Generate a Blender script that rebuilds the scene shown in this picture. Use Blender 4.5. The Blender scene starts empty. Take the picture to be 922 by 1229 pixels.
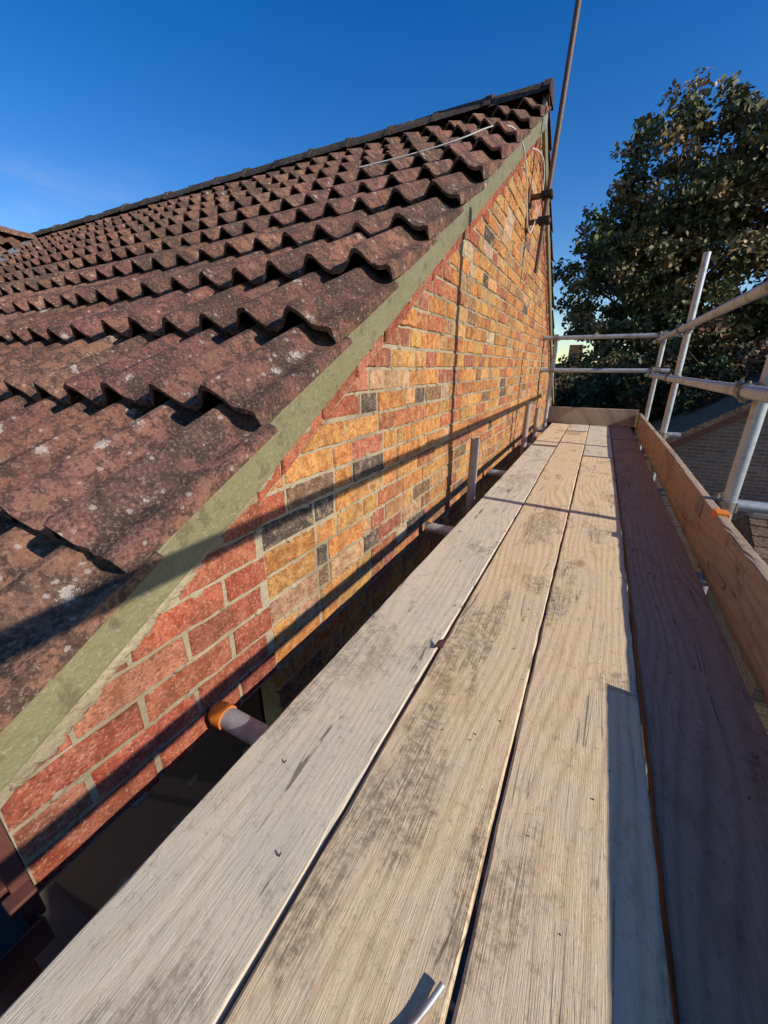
import bpy, math, random
import numpy as np
import bmesh
from mathutils import Vector, Matrix
random.seed(7); rng=np.random.default_rng(7)
scene=bpy.context.scene
scene.view_settings.view_transform='Standard'
try: scene.view_settings.look='None'
except Exception: pass
scene.view_settings.exposure=0
GROUND=-5.6

# ---------------------------------------------------------------- node helper
class NT:
    def __init__(s,name,world=False):
        if world:
            s.m=bpy.data.worlds.new(name); s.m.use_nodes=True
        else:
            s.m=bpy.data.materials.new(name); s.m.use_nodes=True
        s.t=s.m.node_tree; s.t.nodes.clear()
    def n(s,typ,**kw):
        nd=s.t.nodes.new(typ)
        for k,v in kw.items(): setattr(nd,k,v)
        return nd
    def set(s,sock,v):
        if isinstance(v,bpy.types.NodeSocket): s.t.links.new(v,sock)
        elif isinstance(v,(tuple,list)) and len(v)==3 and sock.type=='RGBA': sock.default_value=(*v,1)
        else: sock.default_value=v
    def math(s,op,a,b=0.0,c=None,clamp=False):
        nd=s.n('ShaderNodeMath',operation=op,use_clamp=clamp)
        s.set(nd.inputs[0],a); s.set(nd.inputs[1],b)
        if c is not None: s.set(nd.inputs[2],c)
        return nd.outputs[0]
    def mul(s,a,b): return s.math('MULTIPLY',a,b)
    def add(s,a,b): return s.math('ADD',a,b)
    def mapv(s,vec,scale=(1,1,1),loc=(0,0,0)):
        nd=s.n('ShaderNodeMapping'); s.set(nd.inputs[0],vec)
        nd.inputs['Scale'].default_value=scale; nd.inputs['Location'].default_value=loc
        return nd.outputs[0]
    def obj(s): return s.n('ShaderNodeTexCoord').outputs['Object']
    def noise(s,vec,scale,detail=3,rough=.55,dist=0):
        nd=s.n('ShaderNodeTexNoise'); s.set(nd.inputs['Vector'],vec)
        nd.inputs['Scale'].default_value=scale; nd.inputs['Detail'].default_value=detail
        nd.inputs['Roughness'].default_value=rough; nd.inputs['Distortion'].default_value=dist
        return nd.outputs[0]
    def voro2(s,vec,scale):
        nd=s.n('ShaderNodeTexVoronoi',feature='F1'); s.set(nd.inputs['Vector'],vec)
        nd.inputs['Scale'].default_value=scale
        return nd.outputs['Distance'],s.sep(nd.outputs['Color'])
    def step(s,v,a,b):
        nd=s.n('ShaderNodeMapRange',interpolation_type='SMOOTHSTEP'); s.set(nd.inputs[0],v)
        if a<=b:
            nd.inputs[1].default_value=a; nd.inputs[2].default_value=b
            nd.inputs[3].default_value=0; nd.inputs[4].default_value=1
        else:
            nd.inputs[1].default_value=b; nd.inputs[2].default_value=a
            nd.inputs[3].default_value=1; nd.inputs[4].default_value=0
        return nd.outputs[0]
    def mix(s,f,a,b,blend='MIX'):
        nd=s.n('ShaderNodeMix',data_type='RGBA',blend_type=blend)
        s.set(nd.inputs[0],f); s.set(nd.inputs[6],a); s.set(nd.inputs[7],b)
        return nd.outputs[2]
    def attr(s,name='Col'):
        return s.n('ShaderNodeAttribute',attribute_name=name).outputs['Color']
    def sep(s,v):
        nd=s.n('ShaderNodeSeparateXYZ'); s.set(nd.inputs[0],v); return nd.outputs
    def comb(s,x,y,z):
        nd=s.n('ShaderNodeCombineXYZ'); s.set(nd.inputs[0],x); s.set(nd.inputs[1],y); s.set(nd.inputs[2],z); return nd.outputs[0]
    def bump(s,h,strength,dist,prev=None):
        nd=s.n('ShaderNodeBump'); s.set(nd.inputs['Height'],h)
        nd.inputs['Strength'].default_value=strength; nd.inputs['Distance'].default_value=dist
        if prev is not None: s.set(nd.inputs['Normal'],prev)
        return nd.outputs[0]
    def out(s,base,rough=.8,metal=0,normal=None,spec=.3):
        b=s.n('ShaderNodeBsdfPrincipled'); o=s.n('ShaderNodeOutputMaterial')
        s.set(b.inputs['Base Color'],base); s.set(b.inputs['Roughness'],rough)
        s.set(b.inputs['Metallic'],metal); b.inputs['Specular IOR Level'].default_value=spec
        if normal is not None: s.set(b.inputs['Normal'],normal)
        s.t.links.new(b.outputs[0],o.inputs[0]); return s.m

def plain(name,c,rough=.6,metal=0,var=.25,scale=20,bump=.2,spec=.3):
    t=NT(name); o=t.obj(); n=t.noise(o,scale,2,.6)
    c2=tuple(x*(1-var) for x in c); c1=tuple(min(1,x*(1+var)) for x in c)
    return t.out(t.mix(n,c2,c1),rough,metal,t.bump(n,bump,.004),spec)

# ---------------------------------------------------------------- materials
def wood(name,light,dark,grey,greyamt,seed,dirt=.35,ringamt=.4):
    t=NT(name); o=t.mapv(t.obj(),(1,1,1),(seed*3.7,seed*11.3,seed*1.9))
    q=t.sep(o); x,y,z=q[0],q[1],q[2]
    xx=t.add(x,t.mul(z,.7))
    kv=t.comb(t.mul(xx,6.0),t.mul(y,2.6),0.0)
    kd,kc=t.voro2(kv,1.0)
    ksel=t.step(kc[0],.50,.53)
    kn=t.mul(t.math('POWER',2.718,t.mul(t.mul(kd,kd),-60.0)),ksel)
    low=t.noise(t.comb(t.mul(xx,3.0),t.mul(y,.50),0.0),1.0,2,.45)
    ph=t.add(t.mul(xx,260.0),t.mul(low,110.0))
    ph=t.add(ph,t.mul(kn,14.0))
    ring=t.math('POWER',t.add(t.mul(t.math('SINE',ph),.5),.5),2.2)
    fib=t.noise(t.comb(t.mul(xx,620),t.mul(y,11),z),1.0,3,.75)
    blot=t.noise(t.comb(t.mul(xx,9),t.mul(y,4.0),seed),1.0,4,.72)
    patch=t.noise(t.comb(t.mul(xx,4.5),t.mul(y,1.9),seed+7.0),1.0,3,.65,.8)
    fine=t.noise(o,60,3,.8)
    rv=t.mul(ring,t.add(.55,t.mul(t.step(patch,.35,.60),.45)))
    c=t.mix(t.mul(rv,ringamt),light,dark)
    c=t.mix(t.mul(t.step(blot,.42,.62),greyamt),c,grey)
    c=t.mix(t.mul(t.step(fib,.5,.8),.34),c,tuple(k*.5 for k in dark))
    c=t.mix(t.mul(t.step(fib,.45,.28),.15),c,(.82,.70,.50))
    # weathered, ground-in dirt broken up by the fibres
    st=t.mul(t.step(patch,.46,.38),t.step(t.add(fib,t.mul(fine,.8)),.74,1.02))
    c=t.mix(t.mul(st,dirt),c,(.12,.085,.055))
    c=t.mix(t.mul(t.step(blot,.46,.32),.38),c,tuple(k*.75 for k in dark))
    c=t.mix(t.mul(t.step(fine,.54,.72),.42),c,tuple(k*.58 for k in dark))
    # drying checks: thin long dark cracks
    crk=t.noise(t.comb(t.add(t.mul(xx,34),t.mul(low,6.0)),t.mul(y,1.1),seed+2.0),1.0,1,.4)
    crk=t.math('ABSOLUTE',t.math('SUBTRACT',crk,.5))
    c=t.mix(t.mul(t.mul(t.step(crk,.009,.003),t.step(blot,.49,.56)),.7),c,(.09,.06,.04))
    c=t.mix(t.mul(t.mul(t.step(kd,.12,.05),ksel),.6),c,(.24,.135,.065))
    c=t.mix(t.mul(t.step(kn,.10,.7),.30),c,dark)
    pv,pc=t.voro2(o,8.0)
    pit=t.mul(t.step(pv,.035,.015),t.step(pc[1],.66,.69))
    c=t.mix(t.mul(pit,.8),c,(.05,.035,.03))
    sp=t.mul(t.step(fine,.42,.33),t.step(patch,.54,.66))
    c=t.mix(t.mul(sp,.4),c,(.72,.64,.50))
    h=t.add(t.mul(fib,-1.0),t.mul(fine,-.8))
    return t.out(c,.92,0,t.bump(h,.6,.0026),.08)

woods={
 'w1':wood('wood_grey',(.73,.605,.43),(.48,.37,.235),(.60,.52,.40),.75,1.0,.5,.5),
 'w2':wood('wood_tan',(.79,.585,.35),(.49,.32,.165),(.64,.505,.345),.5,2.3,.65,.6),
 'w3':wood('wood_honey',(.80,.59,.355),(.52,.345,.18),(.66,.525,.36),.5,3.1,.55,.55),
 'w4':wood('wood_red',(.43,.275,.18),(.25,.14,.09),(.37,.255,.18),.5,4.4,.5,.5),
 'w5':wood('wood_toe',(.47,.335,.225),(.28,.18,.115),(.39,.29,.205),.6,5.2,.6,.5),
}
def brickmat(name,rb):
    t=NT(name); o=t.obj(); a=t.attr()
    n=t.noise(o,34,3,.72); n2=t.noise(o,150,1,.6); n3=t.noise(o,6,2,.6)
    c=t.mix(t.mul(t.step(n,.42,.66),.75),a,t.mix(1.0,a,(.56,.40,.30),'MULTIPLY'))
    c=t.mix(t.mul(t.step(n,.50,.34),.34),c,(.62,.38,.16) if not rb else (.44,.17,.10))
    c=t.mix(t.mul(t.step(n2,.57,.69),.6),c,(.10,.065,.045))
    c=t.mix(t.mul(t.step(n2,.42,.33),.3),c,(.56,.44,.30))
    c=t.mix(t.mul(t.step(n3,.46,.70),.34),c,(.14,.08,.05))
    h=t.add(n,t.mul(n2,.5))
    return t.out(c,.9,0,t.bump(h,.9,.008),.15)
m_brick=brickmat('stock_brick',False); m_red=brickmat('red_brick',True)
def mortarmat():
    t=NT('mortar'); o=t.obj(); n=t.noise(o,60,3,.7); n2=t.noise(o,5,2,.5)
    c=t.mix(n,(.22,.175,.105),(.52,.43,.29)); c=t.mix(t.mul(t.step(n2,.46,.64),.6),c,(.20,.155,.10))
    return t.out(c,.95,0,t.bump(n,.9,.008),.1)
m_mortar=mortarmat()
def tilemat(name,c1,c2,lich=1.0):
    t=NT(name); o=t.obj(); a=t.attr()
    n=t.noise(o,5,3,.65); n2=t.noise(o,130,2,.7); n3=t.noise(o,24,3,.78)
    c=t.mix(t.step(n,.36,.62),c1,c2)
    c=t.mix(.8,c,a,'MULTIPLY')
    c=t.mix(t.mul(t.step(n3,.44,.59),.8),c,(.055,.037,.029))
    c=t.mix(t.mul(t.step(n2,.54,.66),.6),c,(.27,.185,.13))
    c=t.mix(t.mul(t.step(n2,.45,.34),.5),c,(.035,.025,.021))
    ms=t.mul(t.step(n3,.50,.40),t.step(n,.52,.62))
    c=t.mix(t.mul(ms,.45*lich),c,(.11,.09,.04))
    j=t.mul(t.math('SUBTRACT',n2,.5),.8)
    j=t.add(j,t.mul(t.math('SUBTRACT',n3,.5),.6))
    vd,vc=t.voro2(o,13.0)
    l1=t.mul(t.step(t.add(t.add(vd,j),t.mul(vc[1],.12)),.25,.11),t.step(vc[0],.60,.62))
    c=t.mix(t.mul(l1,.72*lich),c,(.48,.41,.34))
    vd2,vc2=t.voro2(o,48.0)
    l2=t.mul(t.step(t.add(vd2,j),.28,.16),t.step(vc2[1],.80,.82))
    c=t.mix(t.mul(l2,.5*lich),c,(.48,.42,.35))
    h=t.add(t.mul(n3,.9),t.mul(n2,.8))
    return t.out(c,.95,0,t.bump(h,.85,.007),.12)
m_tile=tilemat('concrete_tile',(.120,.065,.047),(.285,.130,.085))
m_tile2=tilemat('clay_tile',(.24,.12,.08),(.40,.19,.12),.4)
m_ridge=tilemat('ridge_tile',(.045,.04,.037),(.085,.065,.055),.5)
m_rooft=tilemat('neighbour_tile',(.18,.12,.085),(.28,.17,.11),.5)
def greenmat():
    t=NT('green_paint'); o=t.obj(); n=t.noise(o,8,3,.7); n2=t.noise(o,90,3,.7)
    c=t.mix(n,(.165,.145,.068),(.255,.225,.12))
    c=t.mix(t.mul(t.step(n2,.58,.66),.45),c,(.37,.33,.25))
    c=t.mix(t.mul(t.step(t.noise(o,22,3,.7),.52,.66),.55),c,(.105,.08,.045))
    return t.out(c,.5,0,t.bump(t.add(n,t.mul(n2,.4)),.7,.014),.4)
m_green=greenmat()
m_cement=plain('bedding_mortar',(.10,.085,.06),.95,0,.5,45,.8)
def galv():
    t=NT('galvanised_steel'); o=t.obj(); n=t.noise(o,30,3,.7); n2=t.noise(o,11,2,.7)
    c=t.mix(n,(.33,.34,.35),(.56,.57,.57))
    c=t.mix(t.mul(t.step(n2,.53,.66),.6),c,(.28,.22,.17))
    c=t.mix(t.mul(t.step(n,.62,.7),.5),c,(.6,.58,.53))
    return t.out(c,t.add(.42,t.mul(n,.25)),.6,t.bump(n,.25,.002),.5)
m_galv=galv()
m_rust=plain('rusty_steel',(.17,.085,.05),.8,.2,.5,60,.6)
m_coup=plain('coupler_steel',(.26,.22,.18),.55,.6,.4,60,.5)
m_pvc=plain('grey_plastic_pipe',(.34,.27,.23),.55,0,.2,25,.1)
m_orange=plain('orange_cap',(.75,.21,.03),.5,0,.15,25,.1)
m_brown=plain('brown_plastic',(.12,.045,.033),.5,0,.3,30,.15,.3)
m_front_shade=plain('front_wall_shade',(.035,.022,.018),.8,0,.3,12,.3)  # near-black base colour paints the shade below the eaves onto the front wall
m_dark=plain('dark_void',(.02,.018,.016),.9)
m_cable=plain('white_cable',(.6,.58,.52),.5)
m_mast=plain('weathered_mast',(.13,.085,.065),.6,.4,.45,50,.3)
m_lead=plain('lead_flashing',(.22,.23,.24),.6,.2,.25,8,.3)
m_bark=plain('bark',(.10,.075,.055),.95,0,.4,6,.9)
m_white=plain('white_paint',(.7,.7,.68),.5)
m_glass=plain('window_glass',(.03,.035,.04),.08,0,.1,2,0,.6)
def walltex(name,c1,c2,mort):
    t=NT(name); o=t.obj(); s=t.sep(o)
    v=t.comb(t.add(s[0],s[1]),s[2],0.0)
    b=t.n('ShaderNodeTexBrick'); t.set(b.inputs['Vector'],v)
    b.inputs['Scale'].default_value=1; b.inputs['Brick Width'].default_value=.225; b.inputs['Row Height'].default_value=.075
    b.inputs['Mortar Size'].default_value=.007
    b.inputs['Color1'].default_value=(*c1,1); b.inputs['Color2'].default_value=(*c2,1); b.inputs['Mortar'].default_value=(*mort,1)
    n=t.noise(o,3,3,.7)
    c=t.mix(t.mul(n,.5),b.outputs[0],(.09,.06,.045))
    return t.out(c,.9,0,t.bump(b.outputs[1],-.5,.006),.2)
m_wtex=walltex('brick_lower',(.42,.25,.09),(.30,.13,.06),(.34,.29,.2))
m_wtex2=walltex('brick_brown',(.45,.29,.17),(.33,.19,.11),(.5,.44,.34))
def leafmat():
    t=NT('foliage'); a=t.attr()
    b=t.n('ShaderNodeBsdfPrincipled'); t.set(b.inputs['Base Color'],a); b.inputs['Roughness'].default_value=.6
    b.inputs['Specular IOR Level'].default_value=.3
    o=t.n('ShaderNodeOutputMaterial'); t.t.links.new(b.outputs[0],o.inputs[0]); return t.m
m_leaf=leafmat()
def groundmat():
    t=NT('ground'); o=t.obj(); n=t.noise(o,.25,3,.7); n2=t.noise(o,9,2,.7)
    c=t.mix(t.step(n,.4,.6),(.05,.07,.02),(.10,.085,.045)); c=t.mix(t.mul(n2,.5),c,(.03,.035,.015))
    return t.out(c,.95,0,t.bump(n2,.8,.05),.1)
m_ground=groundmat()
m_pave=plain('paving',(.09,.08,.07),.9,0,.3,3,.5)

# ---------------------------------------------------------------- mesh helpers
def empty(name,loc=(0,0,0)):
    e=bpy.data.objects.new(name,None); scene.collection.objects.link(e); e.empty_display_size=.2; return e
def mk(name,verts,faces,mat,parent=None,cols=None,smooth=False):
    me=bpy.data.meshes.new(name); me.from_pydata([tuple(v) for v in verts],[],faces)
    me.materials.append(mat)
    if cols is not None:
        at=me.attributes.new('Col','FLOAT_COLOR','FACE')
        at.data.foreach_set('color',np.array([(*c,1) if len(c)==3 else c for c in cols],dtype=np.float32).ravel())
    if smooth: me.polygons.foreach_set('use_smooth',[True]*len(me.polygons))
    me.update(); ob=bpy.data.objects.new(name,me); scene.collection.objects.link(ob)
    if parent is not None: ob.parent=parent
    return ob
def box(name,lo,hi,mat,parent=None,bev=0):
    x0,y0,z0=lo; x1,y1,z1=hi
    v=[(x0,y0,z0),(x1,y0,z0),(x1,y1,z0),(x0,y1,z0),(x0,y0,z1),(x1,y0,z1),(x1,y1,z1),(x0,y1,z1)]
    f=[(0,3,2,1),(4,5,6,7),(0,1,5,4),(1,2,6,5),(2,3,7,6),(3,0,4,7)]
    ob=mk(name,v,f,mat,parent,cols=[(1,1,1)]*6)
    if bev:
        m=ob.modifiers.new('b','BEVEL'); m.width=bev; m.segments=2
    return ob
def prism(name,poly,x0,x1,mat,parent=None,axis='x'):
    n=len(poly)
    if axis=='x': v=[(x0,a,b) for a,b in poly]+[(x1,a,b) for a,b in poly]
    else: v=[(a,x0,b) for a,b in poly]+[(a,x1,b) for a,b in poly]
    f=[tuple(range(n)),tuple(range(2*n-1,n-1,-1))]+[(i,i+n,(i+1)%n+n,(i+1)%n) for i in range(n)]
    ob=mk(name,v,f,mat,parent,cols=[(1,1,1)]*len(f))
    bm=bmesh.new(); bm.from_mesh(ob.data); bmesh.ops.recalc_face_normals(bm,faces=bm.faces); bm.to_mesh(ob.data); bm.free()
    return ob
class Acc:
    def __init__(s): s.v=[]; s.f=[]; s.c=[]
    def add(s,v,f,c=None):
        o=len(s.v); s.v+=list(v); s.f+=[tuple(i+o for i in q) for q in f]
        if c is not None: s.c+=[c]*len(f)
def frame(d):
    d=d.normalized(); a=Vector((0,0,1)) if abs(d.z)<.9 else Vector((1,0,0))
    u=d.cross(a).normalized(); w=d.cross(u).normalized(); return d,u,w
def tube_geo(acc,p0,p1,r,seg=20,hollow=True,r1=None):
    p0=Vector(p0);p1=Vector(p1); d,u,w=frame(p1-p0); r1=r if r1 is None else r1
    def ring(p,rr): return [p+u*math.cos(2*math.pi*i/seg)*rr+w*math.sin(2*math.pi*i/seg)*rr for i in range(seg)]
    if hollow:
        rings=[ring(p0+d*.04,r*.84),ring(p0,r*.84),ring(p0,r),ring(p1,r1),ring(p1,r1*.84),ring(p1-d*.04,r1*.84)]
    else: rings=[ring(p0,r),ring(p1,r1)]
    v=[q for rg in rings for q in rg]; f=[]
    for k in range(len(rings)-1):
        for i in range(seg):
            j=(i+1)%seg; f.append((k*seg+i,k*seg+j,(k+1)*seg+j,(k+1)*seg+i))
    f.append(tuple(range(seg))); f.append(tuple(reversed(range((len(rings)-1)*seg,len(rings)*seg))))
    acc.add(v,f,(1,1,1))
def shade_auto(ob,ang=40):
    me=ob.data; me.polygons.foreach_set('use_smooth',[True]*len(me.polygons))
    bm=bmesh.new(); bm.from_mesh(me)
    for e in bm.edges:
        if len(e.link_faces)==2 and e.calc_face_angle(0)>math.radians(ang): e.smooth=False
    bm.to_mesh(me); bm.free()
def tube(name,p0,p1,r,mat,parent,hollow=True,r1=None):
    a=Acc(); tube_geo(a,p0,p1,r,24,hollow,r1); ob=mk(name,a.v,a.f,mat,parent); shade_auto(ob); return ob
def curve(name,pts,r,mat,parent=None):
    cu=bpy.data.curves.new(name,'CURVE'); cu.dimensions='3D'; cu.bevel_depth=r; cu.bevel_resolution=4; cu.resolution_u=8
    sp=cu.splines.new('NURBS'); sp.points.add(len(pts)-1); sp.use_endpoint_u=True; sp.order_u=3
    for i,p in enumerate(pts): sp.points[i].co=(*p,1)
    cu.materials.append(mat); cu.use_fill_caps=True
    ob=bpy.data.objects.new(name,cu); scene.collection.objects.link(ob)
    if parent is not None: ob.parent=parent
    return ob

# ================================================================= HOUSE
house=empty('brick_house')
SL=.6; TH=math.atan(SL); ct,st_=math.cos(TH),math.sin(TH)
YR=3.85; ZB=-.538
def rake(y):
    yy=y if y<=YR else 2*YR-y
    return SL*yy+ZB
XW=-.70
def clip(poly,a,b,c):
    out=[]
    for i in range(len(poly)):
        p,q=poly[i],poly[(i+1)%len(poly)]
        dp=a*p[0]+b*p[1]-c; dq=a*q[0]+b*q[1]-c
        if dp<=0: out.append(p)
        if dp*dq<0:
            t=dp/(dp-dq); out.append((p[0]+(q[0]-p[0])*t,p[1]+(q[1]-p[1])*t))
    return out
def area(p): return .5*abs(sum(p[i][0]*p[(i+1)%len(p)][1]-p[(i+1)%len(p)][0]*p[i][1] for i in range(len(p))))
def brick(acc,poly,xf,col,depth=.02):
    if len(poly)<3 or area(poly)<.0004: return
    j=.0018; xf=xf+random.uniform(-.003,.0022)
    tilt=random.uniform(-.0025,.0025); tilt2=random.uniform(-.012,.012)
    cy=sum(p[0] for p in poly)/len(poly); cz=sum(p[1] for p in poly)/len(poly)
    P_=[]
    for i in range(len(poly)):
        p,q=poly[i],poly[(i+1)%len(poly)]
        L=math.hypot(q[0]-p[0],q[1]-p[1]); k=max(1,int(L/.022))
        for s in range(k):
            P_.append((p[0]+(q[0]-p[0])*s/k+random.uniform(-j,j),p[1]+(q[1]-p[1])*s/k+random.uniform(-j,j)))
    n=len(P_)
    def ins(p,d):
        L=math.hypot(p[0]-cy,p[1]-cz)+1e-6
        return (p[0]-(p[0]-cy)/L*d, p[1]-(p[1]-cz)/L*d)
    v=[(xf-depth,p[0],p[1]) for p in P_]
    v+=[(xf-.0035-random.uniform(0,.001),p[0],p[1]) for p in P_]
    v+=[(xf+tilt*(p[1]-cz)*20+tilt2*(p[0]-cy),*ins(p,.0045+random.uniform(0,.0015))) for p in P_]
    f=[]
    for k in range(2):
        for i in range(n):
            q=(i+1)%n; f.append((k*n+i,k*n+q,(k+1)*n+q,(k+1)*n+i))
    f.append(tuple(range(2*n,3*n)))
    acc.add(v,f,col)
YEL=[((.56,.285,.085),5),((.58,.32,.13),2.5),((.56,.225,.065),6),((.58,.255,.075),4.5),((.47,.16,.07),3.8),((.55,.32,.18),1.4),((.41,.13,.08),2.6),((.56,.39,.25),.7),((.34,.18,.095),1.8),((.10,.078,.070),.8),((.20,.12,.075),1.1)]
RED=[((.39,.10,.055),5),((.42,.125,.07),3),((.33,.085,.05),2),((.43,.16,.095),1)]
def pick(T):
    c=random.choices([a for a,_ in T],[b for _,b in T])[0]; k=random.uniform(.74,1.1)
    return tuple(min(.8,x*k*random.uniform(.95,1.05)) for x in c)
ay=Acc(); ar=Acc()
BB=.118; STRIP=.064
C1=ZB-BB-STRIP-.008
def clip_rake(poly,off=0):
    p=clip(poly,-SL,1,C1+off)
    if len(p)>=3: p=clip(p,SL,1,C1+off+SL*2*YR)
    return p
z0=-.83-14*.075
for k in range(60):
    z=z0+.075*k
    if z>rake(YR): break
    y=.662-random.choice([0,.056,.112,.16]); hd=(k%2==0); dzc=random.uniform(-.0015,.0015)
    while y<7.04:
        L=.1025 if hd else .215
        if random.random()<.10: L=random.choice([.1025,.16,.05])
        dz=random.uniform(-.0015,.0015)+dzc; g=random.uniform(-.001,.001)
        p=[(max(y,.664),z+.0055+dz),(min(y+L,7.04),z+.0055+dz+g),(min(y+L,7.04),z+.0695+dz),(max(y,.664),z+.0695+dz-g)]
        if p[1][0]-p[0][0]>.02:
            q=clip_rake(p)
            if len(q)>=3:
                ym=(p[0][0]+p[1][0])/2
                near= min(C1+SL*ym,C1+SL*(2*YR-ym))-(z+.0375)
                if near<.05 and random.random()<.65: brick(ar,q,XW,pick(RED))
                else: brick(ay,q,XW,pick(YEL))
        y+=L+random.uniform(.010,.014); hd=not hd if random.random()<.90 else hd
for k in range(12):
    z=-.83+.075*k
    y=.082-(.1125 if k%2 else 0)
    while y<.66:
        a,b=max(y,.082),min(y+.215,.660)
        if b-a>.02:
            p=[(a,z+.005),(b,z+.005),(b,z+.070),(a,z+.070)]
            q=clip_rake(p,STRIP-.012)
            if len(q)>=3: brick(ar,q,XW+.007,pick(RED))
            q=[(2*YR-u,w) for u,w in reversed(p)]; q=clip_rake(q,STRIP-.012)
            if len(q)>=3: brick(ar,q,XW+.007,pick(RED))
        y+=.2255
s=.58/ct
while s<4.4:
    L=random.choice([.215,.215,.1025,.16])
    y0=.085+s*ct; y1=min(.085+(s+L)*ct,YR-.01)
    if y1-y0>.03:
        lo=ZB-BB-STRIP; hi=ZB-BB+.004
        p=[(y0,SL*y0+lo),(y1,SL*y1+lo),(y1,SL*y1+hi),(y0,SL*y0+hi)]
        brick(ar,p,XW+.006,pick(RED))
        brick(ar,[(2*YR-u,w) for u,w in reversed(p)],XW+.006,pick(RED))
    s+=L+.009
mk('gable_bricks',ay.v,ay.f,m_brick,house,ay.c)
mk('red_bricks',ar.v,ar.f,m_red,house,ar.c)
top=lambda y: rake(y)-.03
prism('gable_mortar',[(.664,-1.95),(7.04,-1.95),(7.04,top(7.04)),(YR,top(YR)),(.664,top(.664))],-.78,XW-.0055,m_mortar,house)
prism('kneeler_mortar',[(.08,-.832),(.6625,-.832),(.6625,top(.6625)),(.08,top(.08))],-.80,XW+.0015,m_mortar,house)
prism('kneeler_mortar_rear',[(7.0425,-.832),(7.62,-.832),(7.62,top(7.62)),(7.0425,top(7.0425))],-.80,XW+.0015,m_mortar,house)
ab=Acc()
def blob(acc,c,r,flat=.35):
    n=7; v=[];f=[]
    for i in range(4):
        for j in range(n):
            ph=math.pi/2*i/3; th=2*math.pi*j/n
            rr=r*math.cos(ph)*random.uniform(.7,1.25)
            v.append((c[0]+r*flat*math.sin(ph),c[1]+rr*math.cos(th)*1.4,c[2]+rr*math.sin(th)))
    for i in range(3):
        for j in range(n):
            q=(j+1)%n; f.append((i*n+j,i*n+q,(i+1)*n+q,(i+1)*n+j))
    acc.add(v,f,(1,1,1))
for i in range(520):
    y=random.uniform(.1,7.5) if i>220 else random.uniform(.1,.7); zz=rake(y)-BB-random.uniform(-.02,.018)
    blob(ab,(XW+.0045,y,zz),random.uniform(.006,.020))
for i in range(1300):
    y=random.uniform(.12,4.6); kk=random.randint(-8,30); zz=-.83+.075*kk+random.uniform(-.006,.006)
    if zz<rake(y)-BB-.05: blob(ab,(XW-.004+(0.007 if y<.66 else 0),y,zz),random.uniform(.005,.013),.42)
mk('mortar_snots',ab.v,ab.f,m_mortar,house,smooth=True)
box('lower_gable_wall',(-.80,.67,GROUND),(XW-.004,7.03,-1.951),m_wtex,house)
box('front_wall',(-9.5,.67,GROUND),(-.801,.90,-.75),m_front_shade,house)
box('back_wall',(-9.5,6.8,GROUND),(-.801,7.03,-.75),m_wtex,house)
box('far_gable_wall',(-9.7,.67,GROUND),(-9.501,7.03,-.75),m_wtex,house)
box('eaves_soffit',(-9.5,.085,-.828),(-.802,.669,-.805),m_brown,house)
box('eaves_fascia',(-9.5,.055,-.84),(-.70,.0785,-.60),m_brown,house)
box('eaves_fascia_rear',(-9.5,7.622,-.84),(-.70,7.645,-.60),m_brown,house)
for wy in (2.2,4.9):
    box('window_frame',(XW-.003,wy,-4.6),(XW+.02,wy+1.1,-3.4),m_white,house,.005)
    box('window_pane',(XW+.021,wy+.08,-4.52),(XW+.024,wy+1.02,-3.48),m_glass,house)
def slab(name,y0,y1,n0,n1,x0,x1,mat,side,bev=0,wav=0,taper=0):
    N=40; lo=[];hi=[]
    for i in range(N+1):
        yy=y0+(y1-y0)*i/N
        tp=taper*max(0,1-max(0,yy)/.6)
        lo.append((yy,SL*yy+ZB+n0+tp+random.uniform(-wav,wav))); hi.append((yy,SL*yy+ZB+n1+random.uniform(-wav,wav)*1.5))
    pts=lo+hi[::-1]
    if side: pts=[(2*YR-a,b) for a,b in pts][::-1]
    ob=prism(name,pts,x0,x1,mat,house)
    if bev:
        m=ob.modifiers.new('b','BEVEL'); m.width=bev; m.segments=2; m.limit_method='ANGLE'
    return ob
for side in (0,1):
    slab('barge_board',-.03,YR-.0015,-BB,-.006,-.699,-.668,m_green,side,.004,.0018,.035)
    slab('verge_fillet',-.03,YR-.0015,-.006,.000,-.78,-.674,m_cement,side,0,.001)
prism('roof_light_block',[(-.04,rake(-.04)-.02),(YR,rake(YR)-.02),(2*YR+.04,rake(2*YR+.04)-.02),(2*YR+.04,rake(-.04)-.06),(YR,rake(YR)-.06),(-.04,rake(-.04)-.06)],-9.7,-.785,m_dark,house)  # solid dark sheet added under the tiles to block light

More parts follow.
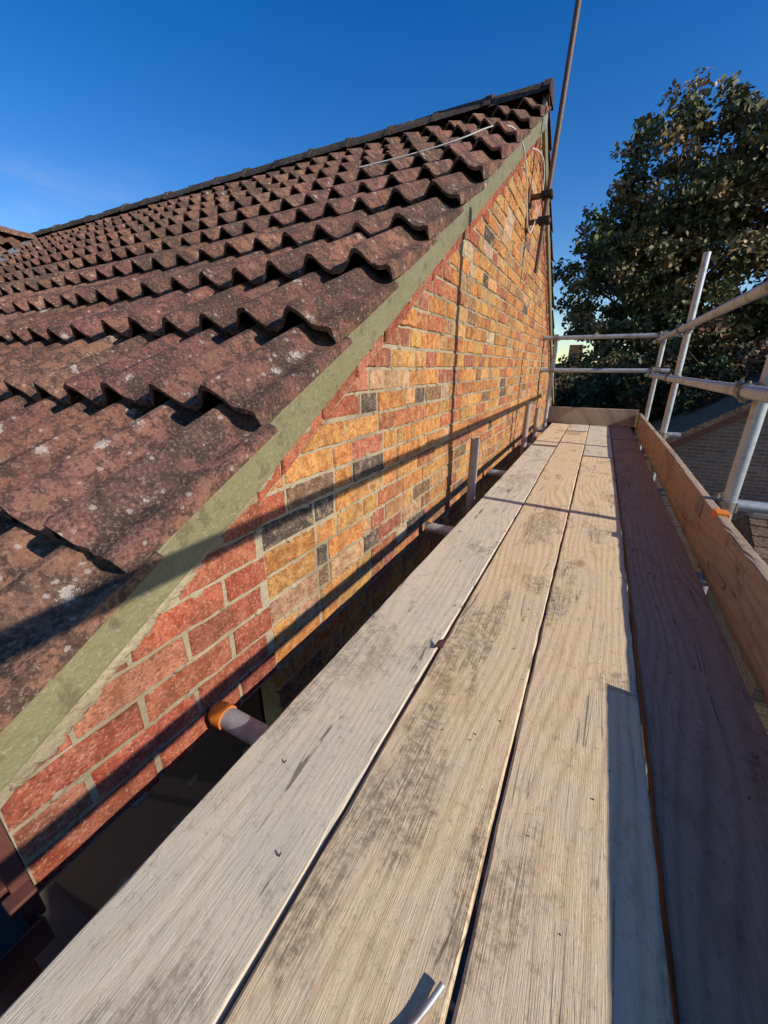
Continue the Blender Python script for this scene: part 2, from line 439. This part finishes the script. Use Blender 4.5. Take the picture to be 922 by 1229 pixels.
# --- roof tiles
P=.178; TW=2*P; AMP=.058
def prof(u):
    s=u/P+.36; s=s+.05*math.sin(2*math.pi*s)
    c=.5+.5*math.cos(2*math.pi*s)
    return AMP*(c**1.15)
def tiles(acc,org,U,V,W,n_u,n_v,gauge,keep,u0=0.0,seg=24,L=None,skirt=False):
    L=L or gauge+.055; T=.058; th=.014
    vs=[0,.012,.10,.22,L]
    for r in range(n_v):
        for c in range(n_u):
            cu=u0+c*TW+TW/2; cv=r*gauge+gauge/2
            ctr=org+U*cu+V*cv
            if not keep(ctr): continue
            dw=random.uniform(-.003,.008); dv=random.uniform(-.014,.014); rot=random.uniform(-.018,.018); tw=random.uniform(-.012,.012)
            b=random.uniform(.62,1.18); col=(b*random.uniform(.92,1.1),b*random.uniform(.88,1.06),b*random.uniform(.85,1.1))
            top=[];bot=[]
            for vi,vv in enumerate(vs):
                for i in range(seg+1):
                    uu=TW*i/seg
                    edge= random.uniform(-.003,.003) if vi==0 else 0
                    w=prof(uu)+T*(1-vv/gauge)+dw+tw*(uu/TW-.5)+random.uniform(-.0008,.0008)
                    if vi==0: w-=.005
                    if i==0: w-=.010
                    if i==seg: w-=.006
                    q=org+U*(u0+c*TW+uu*.985+.0025)+V*(r*gauge+vv+dv+edge+rot*(uu-TW/2)*2)
                    top.append(q+W*w)
                    wb=w-th
                    if skirt and c==0 and i==0: wb=min(wb,max(-.016,T*(1-vv/gauge)-.050))
                    bot.append(q+W*wb)
            n=seg+1; v=top+bot; f=[]; o=len(top)
            for a in range(len(vs)-1):
                for i in range(seg):
                    f.append((a*n+i,a*n+i+1,(a+1)*n+i+1,(a+1)*n+i))
            for i in range(seg): f.append((o+i,o+i+1,i+1,i))
            for a in range(len(vs)-1):
                f.append((a*n,(a+1)*n,o+(a+1)*n,o+a*n))
                f.append((a*n+seg,o+a*n+seg,o+(a+1)*n+seg,(a+1)*n+seg))
                for i in range(seg):
                    if a==0: f.append((o+a*n+i,o+(a+1)*n+i,o+(a+1)*n+i+1,o+a*n+i+1))
            acc.add(v,f,col)
GA=.3225/ct
NR=12
X0=-.650
at=Acc()
V1=Vector((0,ct,st_)); W1=Vector((0,-st_,ct))
org=Vector((X0,.01,SL*.01+ZB))+W1*.010
valley=lambda y: -7.8+(3.72-y)
tiles(at,org,Vector((-1,0,0)),V1,W1,25,NR,GA,lambda c: c.x>valley(c.y)+.1,skirt=True)
ob=mk('roof_tiles',at.v,at.f,m_tile,house,at.c); shade_auto(ob,35)
at=Acc(); V2=Vector((0,-ct,st_)); W2=Vector((0,st_,ct))
tiles(at,Vector((X0,2*YR-.01,SL*.01+ZB))+W2*.010,Vector((-1,0,0)),V2,W2,25,NR,GA,lambda c: True,seg=12)
mk('roof_tiles_rear',at.v,at.f,m_tile,house,at.c)
XR=-7.8; ZW=1.70
at=Acc(); V3=Vector((-ct,0,st_)); W3=Vector((st_,0,ct))
nrow=9
org3=Vector((XR+nrow*GA*ct,-3.0,ZW-nrow*GA*st_))
tiles(at,org3,Vector((0,1,0)),V3,W3,20,nrow,GA,lambda c: c.x<valley(c.y)-.05,seg=12)
mk('wing_roof_tiles',at.v,at.f,m_tile2,house,at.c)
at=Acc(); tiles(at,Vector((XR-nrow*GA*ct,-3.0,ZW-nrow*GA*st_)),Vector((0,1,0)),Vector((ct,0,st_)),Vector((-st_,0,ct)),20,nrow,GA,lambda c: True,seg=12)
mk('wing_roof_tiles_left',at.v,at.f,m_tile2,house,at.c)
prism('wing_gable_wall',[(XR-2.7,GROUND),(XR+2.7,GROUND),(XR+2.7,ZW-2.7*SL-.06),(XR,ZW-.06),(XR-2.7,ZW-2.7*SL-.06)],-2.9,.66,m_wtex,house,axis='y')
va=Vector((valley(-.2),-.2,rake(-.2)))+Vector((0,0,.055)); vb=Vector((XR,3.72,rake(3.72)+.055))
sdv=Vector((1,1,0)).normalized()
mk('valley_lead',[va+sdv*.11+Vector((0,0,.05)),va-sdv*.11+Vector((0,0,.05)),vb-sdv*.11+Vector((0,0,.05)),vb+sdv*.11+Vector((0,0,.05))],[(0,1,2,3)],m_lead,house)
def ridge(name,p0,p1,r,seglen,mat,ph=.075):
    a=Acc(); p0=Vector(p0);p1=Vector(p1); d=(p1-p0); L=d.length; d.normalize(); s=d.cross(Vector((0,0,1))).normalized()
    n=int(L/seglen)
    prof_=[(-r,-.0),(-r*.86,.035),(-r*.5,ph*.82),(-r*.18,ph*1.0),(r*.18,ph*1.0),(r*.5,ph*.82),(r*.86,.035),(r,0)]
    for i in range(n+1):
        a0=i*seglen; a1=min((i+1)*seglen+.012,L)
        if a1-a0<.05: continue
        j=Vector((0,0,random.uniform(-.006,.007))); b=random.uniform(.7,1.2)
        rings=[]
        for (q,sc_) in ((a0,1.0),(a0+.05,1.0),(a0+.052,.92),(a1,.92)):
            for (x,zz) in prof_: rings.append(p0+d*q+s*x*sc_+Vector((0,0,zz*sc_))+j)
        m=len(prof_); f=[]
        for k in range(3):
            for t in range(m-1): f.append((k*m+t,k*m+t+1,(k+1)*m+t+1,(k+1)*m+t))
        f.append(tuple(range(m))); f.append(tuple(range(4*m-1,3*m-1,-1)))
        a.add(rings,f,(b,b,b))
    return mk(name,a.v,a.f,mat,house,a.c)
ridge('ridge_tiles',(X0+.005,YR,rake(YR)+.055),(-9.7,YR,rake(YR)+.075),.14,.42,m_ridge,.11)
ridge('wing_ridge_tiles',(XR,-3,ZW+.06),(XR,YR-.2,ZW+.06),.14,.42,m_tile2,.1)
box('ridge_end_cap',(-.70,YR-.055,rake(YR)-.11),(-.664,YR+.055,rake(YR)+.075),m_lead,house,.008)
def gutter(name,x0,x1,yc,zc,r,mat,thick=.003):
    a=Acc(); n=14; v=[];f=[]
    for x in (x0,x1):
        for rr in (r,r-thick):
            for i in range(n+1):
                th=math.pi+math.pi*i/n; v.append((x,yc+rr*math.cos(th),zc+rr*math.sin(th)))
    m=n+1
    for i in range(n):
        f+= [(i,i+1,2*m+i+1,2*m+i),(m+i,3*m+i,3*m+i+1,m+i+1),(i,m+i,m+i+1,i+1),(2*m+i,2*m+i+1,3*m+i+1,3*m+i)]
    f+=[(0,2*m,3*m,m),(n,m+n,3*m+n,2*m+n)]
    a.add(v,f,(1,1,1)); return mk(name,a.v,a.f,mat,house)
gy,gz=.012,-.835
gutter('gutter',-9.5,-.66,gy,gz,.056,m_brown)
gutter('gutter_union',-.80,-.72,gy,gz,.064,m_brown,.006)
for gx in (-.80,-.765,-.73): gutter('gutter_union_rib',gx,gx+.010,gy,gz,.070,m_brown,.006)
for gx in (-1.7,-2.7,-3.7,-4.7): gutter('gutter_bracket',gx,gx+.03,gy,gz,.063,m_brown,.006)
for gx in (-.79,-.745,-.70):
    box('gutter_clip',(gx,gy+.040,gz-.02),(gx+.022,gy+.066,gz+.04),m_brown,house,.003)
    box('gutter_clip_lip',(gx-.004,gy+.030,gz+.030),(gx+.026,gy+.066,gz+.046),m_brown,house,.003)
    box('gutter_clip_front',(gx,gy-.075,gz-.02),(gx+.022,gy-.056,gz+.018),m_brown,house,.003)
box('gutter_stop_end',(-.662,gy-.058,gz-.058),(-.657,gy+.058,gz-.0),m_brown,house)
tube('downpipe',(-.86,.02,gz-.05),(-.86,.02,GROUND),.034,m_brown,house)

# ================================================================= AERIAL
aer=empty('tv_aerial_mast')
tube('mast',(-.578,3.70,.98),(-.47,3.70,3.4),.019,m_mast,aer,False)
tube('mast_lower_stub',(-.592,3.70,.70),(-.578,3.70,.98),.016,m_mast,aer,False)
for zz in (1.20,1.04):
    box('bracket_arm',(-.70,3.67,zz-.012),(-.53,3.73,zz+.012),m_rust,aer,.003)
    box('bracket_clamp',(-.615,3.655,zz-.022),(-.535,3.745,zz+.020),m_dark,aer,.005)
    box('bracket_wall_plate',(-.699,3.63,zz-.05),(-.688,3.77,zz+.05),m_rust,aer,.003)
tube('antenna_boom',(-.47,3.2,3.35),(-.47,4.3,3.35),.01,m_galv,aer,False)
for i in range(9):
    y=3.25+i*.12; tube('antenna_element',(-.62,y,3.36),(-.32,y,3.36),.004,m_galv,aer,False)
curve('aerial_cable',[(-1.55,2.62,1.17),(-1.25,2.72,1.21),(-.95,2.78,1.25),(-.78,2.95,1.36),(-.67,3.05,1.34),(-.655,3.25,1.24),(-.66,3.4,1.12),(-.66,3.5,.98),(-.65,3.58,.93),(-.64,3.66,1.0),(-.61,3.68,1.15),(-.6,3.67,1.32),(-.62,3.55,1.42),(-.66,3.4,1.38)],.004,m_cable)

# ================================================================= WALKWAY
DZ=-.69
deck=empty('wooden_plank_walkway')
def plank(name,x0,x1,y0,y1,z1,th,mat,parent,seg=90,wob=.0016,yaw=0):
    a=Acc(); ch=.004; v=[];f=[]
    w0=random.uniform(0,9)
    for k in range(seg+1):
        y=y0+(y1-y0)*k/seg; dx=wob*math.sin(y*2.1+w0)+random.uniform(-.0007,.0007)+yaw*(y-(y0+y1)/2); dz=wob*math.sin(y*1.3+w0*2)
        cs=[(x0+ch,z1-th),(x1-ch,z1-th),(x1,z1-th+ch),(x1,z1-ch),(x1-ch,z1),(x1-(x1-x0)*.33,z1+.0006),(x0+(x1-x0)*.33,z1+.0006),(x0+ch,z1),(x0,z1-ch),(x0,z1-th+ch)]
        for ci,(x,z) in enumerate(cs):
            nick=0
            if ci in(4,7) and random.random()<.12: nick=random.uniform(.001,.005)
            v.append((x+dx+random.uniform(-.0008,.0008)+(nick if ci==7 else -nick),y,z+dz-nick*.4))
    m=10
    for k in range(seg):
        for i in range(m):
            j=(i+1)%m; f.append((k*m+i,k*m+j,(k+1)*m+j,(k+1)*m+i))
    f.append(tuple(reversed(range(m)))); f.append(tuple(range(seg*m,seg*m+m)))
    a.add(v,f,(1,1,1)); return mk(name,a.v,a.f,mat,parent)
W=woods
plank('plank_1',-.490,-.2655,-.9,3.95,DZ-.002,.038,W['w1'],deck,yaw=.0003,wob=.0010)
plank('plank_2',-.259,-.0385,-.9,5.05,DZ+.002,.038,W['w2'],deck,yaw=-.0003,wob=.0010)
plank('plank_3',-.0325,.1885,-.9,3.60,DZ+.0035,.038,W['w3'],deck,wob=.0010)
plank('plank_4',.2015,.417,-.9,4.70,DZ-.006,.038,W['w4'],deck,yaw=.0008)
plank('plank_5',-.486,-.266,3.955,5.72,DZ-.002,.038,W['w3'],deck)
plank('plank_6',-.258,-.04,5.056,5.72,DZ,.038,W['w1'],deck)
plank('plank_7',-.032,.19,3.606,5.72,DZ-.003,.038,W['w1'],deck)
plank('plank_8',.2005,.416,4.706,5.72,DZ-.001,.038,W['w4'],deck)
for (xa,xb,yy,zz,s0) in ((-.489,-.269,3.95,DZ-.001,-1),(-.485,-.267,3.955,DZ-.001,1),(-.032,.188,3.60,DZ+.0035,-1),(-.031,.189,3.606,DZ-.002,1),(.2025,.416,4.70,DZ-.005,-1),(-.259,-.040,5.05,DZ+.002,-1)):
    y_a,y_b=(yy-.030,yy-.006) if s0<0 else (yy+.006,yy+.030)
    box('end_band',(xa-.001,y_a,zz+.001),(xb+.001,y_b,zz+.0040),m_coup,deck)
TX=.468
toe=empty('toe_board')
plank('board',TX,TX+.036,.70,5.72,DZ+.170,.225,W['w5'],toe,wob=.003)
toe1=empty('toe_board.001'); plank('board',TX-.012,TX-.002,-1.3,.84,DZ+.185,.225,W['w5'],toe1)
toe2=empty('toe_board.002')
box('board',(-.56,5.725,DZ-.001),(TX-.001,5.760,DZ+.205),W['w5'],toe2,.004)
curve('steel_hook',[(-.085,.175,DZ+.007),(-.072,.195,DZ+.007),(-.062,.215,DZ+.008),(-.055,.230,DZ+.010),(-.050,.243,DZ+.011)],.0038,m_galv)
mk('fallen_leaf',[(-.275,.80,DZ+.004),(-.262,.79,DZ+.02),(-.250,.805,DZ+.008),(-.256,.83,DZ+.018),(-.27,.825,DZ+.010)],[(0,1,2,3),(0,3,4)],plain('dead_leaf',(.13,.05,.045),.8))
ag=Acc()
for i in range(120):
    x=random.uniform(-.48,.40); y=random.uniform(.25,3.8); r=random.uniform(.0008,.0022)
    tube_geo(ag,(x,y,DZ),(x+random.uniform(-1,1)*r*2,y+random.uniform(-1,1)*r*2,DZ+.003+r*1.4),r,6,False,r*.6)
mk('grit',ag.v,ag.f,m_rust)

# ================================================================= SCAFFOLD
sc=empty('scaffolding')
R=.0242
def T(n,a,b,mat=m_galv): return tube(n,a,b,R,mat,sc)
PX=.548; RX=.499
Y1,Y2,Y0=2.04,4.12,-1.9
for y,zt,dx in ((Y0,1.4,0),(Y1,1.36,.01),(Y2,.80,.0)):
    T('standard',(PX,y,GROUND),(PX+dx,y,zt))
T('standard',(PX-.01,5.62,GROUND),(PX,5.62,.36))
T('standard_end',(-.56,5.62,GROUND),(-.56,5.62,.36))
for y,zt in ((2.17,-.37),(4.02,-.30),(4.75,-.42),(-1.9,-.4)):
    tube('inner_standard',(-.565,y,GROUND),(-.565,y,zt),.025,m_pvc,sc)
T('guard_rail',(RX,-2.6,.280),(RX,3.3,.280)); T('guard_rail_far',(RX+.001,3.3,.2805),(RX,6.0,.283))
T('mid_rail',(RX,-2.6,-.088),(RX,5.95,-.086))
T('end_guard_rail',(-.72,5.57,.333),(.70,5.57,.328)); T('end_mid_rail',(-.74,5.57,-.035),(.66,5.57,-.038))
T('ledger',(-.53,-2.2,-.815),(-.53,5.9,-.815)); T('ledger',(PX+.049,-2.2,-.815),(PX+.049,5.9,-.815))
for y in (-.85,.44,1.74,3.0,4.3,5.45):
    T('transom',(-.655,y,-.7645),(.70,y,-.7645))
tube('orange_end_cap',(-.668,.44,-.7645),(-.640,.44,-.7645),.0275,m_orange,sc,True)
tube('pale_end_cap',(-.668,1.74,-.7645),(-.62,1.74,-.7645),.0265,m_pvc,sc,True)
T('toe_tube',(.512,Y1+.05,-.55),(.70,Y1+.05,-.55)); T('toe_tube',(.512,Y2+.05,-.55),(.68,Y2+.05,-.55))
def coupler(p,ax1,ax2,off,name='coupler'):
    a=Acc(); p=Vector(p); off=Vector(off); A=Vector(ax1).normalized(); B=Vector(ax2).normalized()
    tube_geo(a,p-A*.026,p+A*.026,.0315,18,False); q=p+off; tube_geo(a,q-B*.026,q+B*.026,.0315,18,False)
    n=off.normalized()
    for c,ax in ((p,A),(q,B)):
        s=ax.cross(n).normalized()
        tube_geo(a,c+s*.028-n*.03,c+s*.028+n*.034,.0065,10,False)
        tube_geo(a,c+s*.028+n*.020,c+s*.028+n*.036,.0125,6,False)
        tube_geo(a,c-s*.034-ax*.02,c-s*.034+ax*.02,.008,10,False)
        tube_geo(a,c+s*.020-ax*.02,c+s*.040-ax*.02,.006,6,False)
    ob=mk(name,a.v,a.f,m_coup,sc); shade_auto(ob); return ob
Z=(0,0,1);Y=(0,1,0);X=(1,0,0)
for y in (Y1,Y2,Y0):
    for zz in (.280,-.088): coupler((PX,y,zz),Z,Y,(RX-PX,0,0))
    coupler((PX,y,-.815),Z,Y,(.049,0,0))
for zz in (.331,-.036):
    coupler((PX,5.62,zz),Z,X,(0,-.05,0)); coupler((-.56,5.62,zz),Z,X,(0,-.05,0)); coupler((RX,5.57,zz-.050),Y,X,(0,0,.049))
coupler((PX,Y1,-.55),Z,X,(0,.05,0)); coupler((PX,Y2,-.55),Z,X,(0,.05,0))
tube('rail_sleeve',(RX,1.66,.280),(RX,1.78,.280),.030,m_coup,sc,False)
box('toe_board_clip',(TX-.004,1.80,DZ+.145),(TX+.041,1.86,DZ+.178),m_orange,sc,.004)
box('toe_board_clip',(TX-.006,1.99,-.60),(TX-.002,2.10,DZ+.16),m_coup,sc,.003)

# ================================================================= TREES
def leaves_mesh(name,centers,rad,per,size,pal,parent,flat=.7,seed=1):
    r=np.random.default_rng(seed)
    n=len(centers)*per
    ci=np.repeat(np.arange(len(centers)),per)
    c=np.asarray(centers)[ci]
    off=r.normal(size=(n,3)); off/=np.linalg.norm(off,axis=1)[:,None]
    rr=np.asarray(rad)[ci][:,None]*r.random((n,1))**.55
    off=off*rr; off[:,2]*=flat
    p=c+off
    a=r.normal(size=(n,3)); a/=np.linalg.norm(a,axis=1)[:,None]
    b=r.normal(size=(n,3)); b-=a*(a*b).sum(1)[:,None]; b/=np.linalg.norm(b,axis=1)[:,None]
    s=(size*(.6+.8*r.random(n)))[:,None]
    v=np.stack([p-a*s,p+b*s*.6,p+a*s,p-b*s*.6],1).reshape(-1,3)
    me=bpy.data.meshes.new(name); me.vertices.add(4*n); me.vertices.foreach_set('co',v.astype(np.float32).ravel())
    me.loops.add(4*n); me.loops.foreach_set('vertex_index',np.arange(4*n,dtype=np.int32))
    me.polygons.add(n); me.polygons.foreach_set('loop_start',np.arange(0,4*n,4,dtype=np.int32)); me.polygons.foreach_set('loop_total',np.full(n,4,dtype=np.int32))
    me.materials.append(m_leaf); me.update()
    pal=np.array(pal); cc=r.integers(0,len(pal),len(centers)); col=pal[cc][ci]
    k=(.6+.8*r.random((n,1)))*(.7+.6*r.random((len(centers),1)))[ci]; col=np.clip(col*k,0,1)
    col=np.concatenate([col,np.ones((n,1))],1)
    at=me.attributes.new('Col','FLOAT_COLOR','FACE'); at.data.foreach_set('color',col.astype(np.float32).ravel())
    me.validate()
    ob=bpy.data.objects.new(name,me); scene.collection.objects.link(ob); ob.parent=parent; return ob
def tree(name,base,height,lobes,nclump,per,size,pal,seed,trunk_r=.35,crad=(.35,.85)):
    r=np.random.default_rng(seed); e=empty(name); base=Vector(base)
    cents=[];rads=[]
    wts=np.array([l[3]*l[4]*l[5] for l in lobes]); wts=wts/wts.sum()
    while len(cents)<nclump:
        l=lobes[r.choice(len(lobes),p=wts)]
        d=r.normal(size=3); d/=np.linalg.norm(d); q=r.random()**.30
        q*=(1+.17*math.sin(d[0]*5+l[0])*math.cos(d[2]*6+l[1]))
        cents.append((l[0]+d[0]*l[3]*q,l[1]+d[1]*l[4]*q,l[2]+d[2]*l[5]*q)); rads.append(r.uniform(*crad))
    a=Acc(); top=base+Vector((0,0,height*.75))
    segs=6; pts=[base+(top-base)*(i/segs)+Vector((math.sin(i*1.3)*.15,math.cos(i*1.7)*.15,0)) for i in range(segs+1)]
    for i in range(segs): tube_geo(a,pts[i],pts[i+1],trunk_r*(1-i/segs*.8),10,False,trunk_r*(1-(i+1)/segs*.8))
    idx=r.choice(len(cents),min(140,len(cents)),replace=False)
    for i in idx:
        c=Vector(cents[i]); hz=max(.25,min(.95,(c.z-base.z)/(top.z-base.z)-.25)); f=hz*segs; k=int(min(f,segs-1)); s=pts[k].lerp(pts[k+1],f-k)
        mid=s.lerp(c,.5)+Vector((0,0,.35)); rr=trunk_r*.28*(1-hz*.5)
        tube_geo(a,s,mid,rr,7,False,rr*.6); tube_geo(a,mid,c,rr*.6,7,False,rr*.15)
    mk('trunk_and_limbs',a.v,a.f,m_bark,e)
    leaves_mesh('foliage',cents,rads,per,size,pal,e,seed=seed); return e
PAL=[(.12,.115,.04),(.16,.14,.05),(.08,.085,.03),(.21,.165,.06),(.24,.16,.07),(.10,.10,.036),(.21,.135,.055)]
tree('deciduous_tree',(1.9,18.5,GROUND),13.6,[(1.3,18.5,5.0,2.5,2.4,3.0),(-.1,18.5,3.0,2.1,2.2,2.6),(2.6,18.8,2.6,3.3,2.6,3.2),(1.9,18.5,-.3,3.6,2.6,2.2),(3.3,18.6,5.4,1.9,2,2.4)],860,80,.085,PAL,3,crad=(.28,.58))
PAL2=[(.16,.14,.045),(.21,.165,.05),(.12,.115,.04),(.19,.13,.05),(.10,.10,.038)]
tree('deciduous_tree',(7.0,19.5,GROUND),15.5,[(6.0,19.5,6.0,2.0,2.4,3.0),(7.6,19.5,7.6,2.3,2.4,3.0),(6.6,19.5,1.5,3.0,2.8,3.2),(5.4,19.5,3.4,1.6,1.6,2.4)],600,80,.085,PAL2,8,crad=(.28,.58))
PAL3=[(.045,.055,.018),(.06,.07,.022),(.08,.07,.025),(.10,.06,.025)]
tree('copper_tree',(2.6,13.5,GROUND),6.2,[(2.4,13.5,-.6,1.9,1.6,1.5),(1.0,14.0,-1.2,1.6,1.3,1.3)],240,80,.075,PAL3+[(.15,.06,.025)],11,.15,(.25,.5))
tree('conifer_tree',(-.6,15.0,GROUND),5.6,[(-.9,15,-1.8,1.0,1.0,1.9),(.5,15.2,-1.5,1.4,1.0,1.8)],200,80,.06,PAL3,12,.12,(.2,.45))
rr=np.random.default_rng(5); cs=[];rd=[]
for i in range(600):
    x=rr.uniform(-45,60); hgt=4.2+1.8*math.sin(x*.35)+1.2*math.sin(x*.93+1)
    cs.append((x,rr.uniform(38,46),GROUND+rr.uniform(.2,1)**.8*hgt*1.15)); rd.append(rr.uniform(.8,1.5))
bg=empty('distant_trees'); leaves_mesh('foliage',cs,rd,34,.3,PAL3+[(.06,.06,.02)],bg,seed=5)
cs=[];rd=[]
for i in range(260):
    cs.append((rr.uniform(-3,14),rr.uniform(21.5,22.6),GROUND+rr.uniform(.2,2.6))); rd.append(rr.uniform(.3,.5))
hg=empty('shade_hedge'); leaves_mesh('foliage',cs,rd,45,.1,PAL3,hg,seed=6)
cs=[];rd=[]  # unseen hedge added out of frame to shade the ground by the house
for i in range(700):
    cs.append((rr.uniform(4.6,5.6),rr.uniform(-9,4.4),GROUND+rr.uniform(.2,5.1))); rd.append(rr.uniform(.4,.6))
hg=empty('shade_hedge'); leaves_mesh('foliage',cs,rd,36,.17,PAL3,hg,seed=16)

# ================================================================= NEIGHBOUR
nb=empty('brick_house.001')
ax,az,hw=3.35,-.25,3.2; sl=.68; y0,y1=10.2,18.0-2.2
prism('gable_walls',[(ax-hw,GROUND),(ax+hw,GROUND),(ax+hw,az-hw*sl),(ax,az),(ax-hw,az-hw*sl)],y0,y1,m_wtex2,nb,axis='y')
for sgn in (-1,1):
    pts=[(ax,az+.16),(ax+sgn*(hw+.3),az+.16-(hw+.3)*sl),(ax+sgn*(hw+.3),az+.03-(hw+.3)*sl),(ax,az+.03)]
    prism('roof_slope',pts,y0-.22,y1+.2,m_rooft,nb,axis='y')
    pts=[(ax,az+.03),(ax+sgn*(hw+.28),az+.03-(hw+.28)*sl),(ax+sgn*(hw+.28),az-.12-(hw+.28)*sl),(ax,az-.12)]
    prism('barge_board',pts,y0-.20,y0-.16,m_white if sgn>0 else m_brown,nb,axis='y')
box('window_frame',(ax+.5,y0-.03,-4.6),(ax+1.5,y0-.002,-3.5),m_white,nb,.01)
box('window_pane',(ax+.56,y0-.035,-4.54),(ax+1.44,y0-.031,-3.56),m_glass,nb)
box('chimney',(ax+.2,14,az-.6),(ax+.9,14.6,az+.9),m_wtex2,nb)
ou=empty('garden_outbuilding')
box('walls',(2.6,6.2,GROUND),(6.5,9.4,-3.1),m_wtex2,ou)
prism('roof',[(6.0,-3.1),(7.8,-2.2),(9.6,-3.1),(9.6,-3.2),(6.0,-3.2)],2.4,6.7,m_rooft,ou)
ob_=Acc()
for i in range(9):
    yy=6.0+i*.2; zz=-3.1+i*.1
    for k in range(20):
        xx=2.4+k*.215; j=random.uniform(-.01,.01); b=random.uniform(.6,1.3)
        v=[Vector((xx,yy-.02+j,zz+.01)),Vector((xx+.205,yy-.02+j,zz+.01)),Vector((xx+.205,yy+.22,zz+.125)),Vector((xx,yy+.22,zz+.125)),Vector((xx,yy-.02+j,zz+.035)),Vector((xx+.205,yy-.02+j,zz+.035))]
        ob_.add(v,[(0,1,5,4),(4,5,2,3)],(b,b,b))
mk('roof_tiles',ob_.v,ob_.f,m_rooft,ou,ob_.c)
for i in range(10): box('roof_ridge',(2.4+i*.43,7.70,-2.22),(2.4+i*.43+.42,7.90,-2.10),m_pvc,ou,.03)
nb2=empty('brick_house.002')
box('walls',(-7,24,GROUND),(-.9,30,-2.2),m_wtex,nb2)
prism('roof',[(23.7,-2.3),(27,.2),(30.3,-2.3)],-7.3,-.6,m_tile2,nb2)
box('chimney',(-1.9,26.6,-.6),(-1.2,27.4,1.2),m_wtex,nb2)

# ================================================================= GROUND
mk('ground',[(-600,-600,GROUND),(600,-600,GROUND),(600,600,GROUND),(-600,600,GROUND)],[(0,1,2,3)],m_ground)
box('patio_paving',(-9,-6,GROUND),(2.2,9,GROUND+.03),m_pave)

# ================================================================= LIGHT
sd=Vector((1.83,-.16,1)).normalized()
su=bpy.data.lights.new('sun','SUN'); su.energy=5.0; su.angle=math.radians(.5); su.color=(1,.94,.83)
so=bpy.data.objects.new('sun',su); scene.collection.objects.link(so); so.rotation_euler=sd.to_track_quat('Z','Y').to_euler()
el=math.asin(sd.z); azm=math.atan2(sd.x,sd.y)
w=NT('World',True); scene.world=w.m
sky=w.n('ShaderNodeTexSky'); sky.sky_type='NISHITA'; sky.sun_disc=False
sky.sun_elevation=el; sky.sun_rotation=azm; sky.air_density=1.0; sky.dust_density=.1; sky.ozone_density=1.8
hs=w.n('ShaderNodeHueSaturation'); hs.inputs['Hue'].default_value=.514; hs.inputs['Saturation'].default_value=1.47; hs.inputs['Value'].default_value=1.68
w.t.links.new(sky.outputs[0],hs.inputs['Color'])
tc=w.n('ShaderNodeTexCoord').outputs['Generated']
s=w.sep(tc)
nz=w.noise(w.mapv(tc,(2.2,2.2,7)),1.6,5,.6,.4)
msk=w.mul(w.step(nz,.5,.8),w.step(s[2],.42,.25)); msk=w.mul(msk,w.step(s[0],-.5,-.85))
c=w.mix(w.mul(msk,.25),hs.outputs[0],(5.5,6.2,7.2))
bgn=w.n('ShaderNodeBackground'); w.set(bgn.inputs[0],c); bgn.inputs[1].default_value=.090
o=w.n('ShaderNodeOutputWorld'); w.t.links.new(bgn.outputs[0],o.inputs[0])

# ================================================================= CAMERA
psi=math.radians(27.7); th=math.radians(20.3)
hd=Vector((-math.sin(psi),math.cos(psi),0)); rt=Vector((math.cos(psi),math.sin(psi),0))
fw=hd*math.cos(th)-Vector((0,0,math.sin(th))); up=rt.cross(fw)
cam=bpy.data.cameras.new('camera'); co=bpy.data.objects.new('camera',cam); scene.collection.objects.link(co)
M=Matrix((rt,up,-fw)).transposed().to_4x4(); co.matrix_world=M
cam.sensor_fit='HORIZONTAL'; cam.sensor_width=36; cam.lens=36*470/922; cam.clip_start=.02; cam.clip_end=2000
scene.camera=co
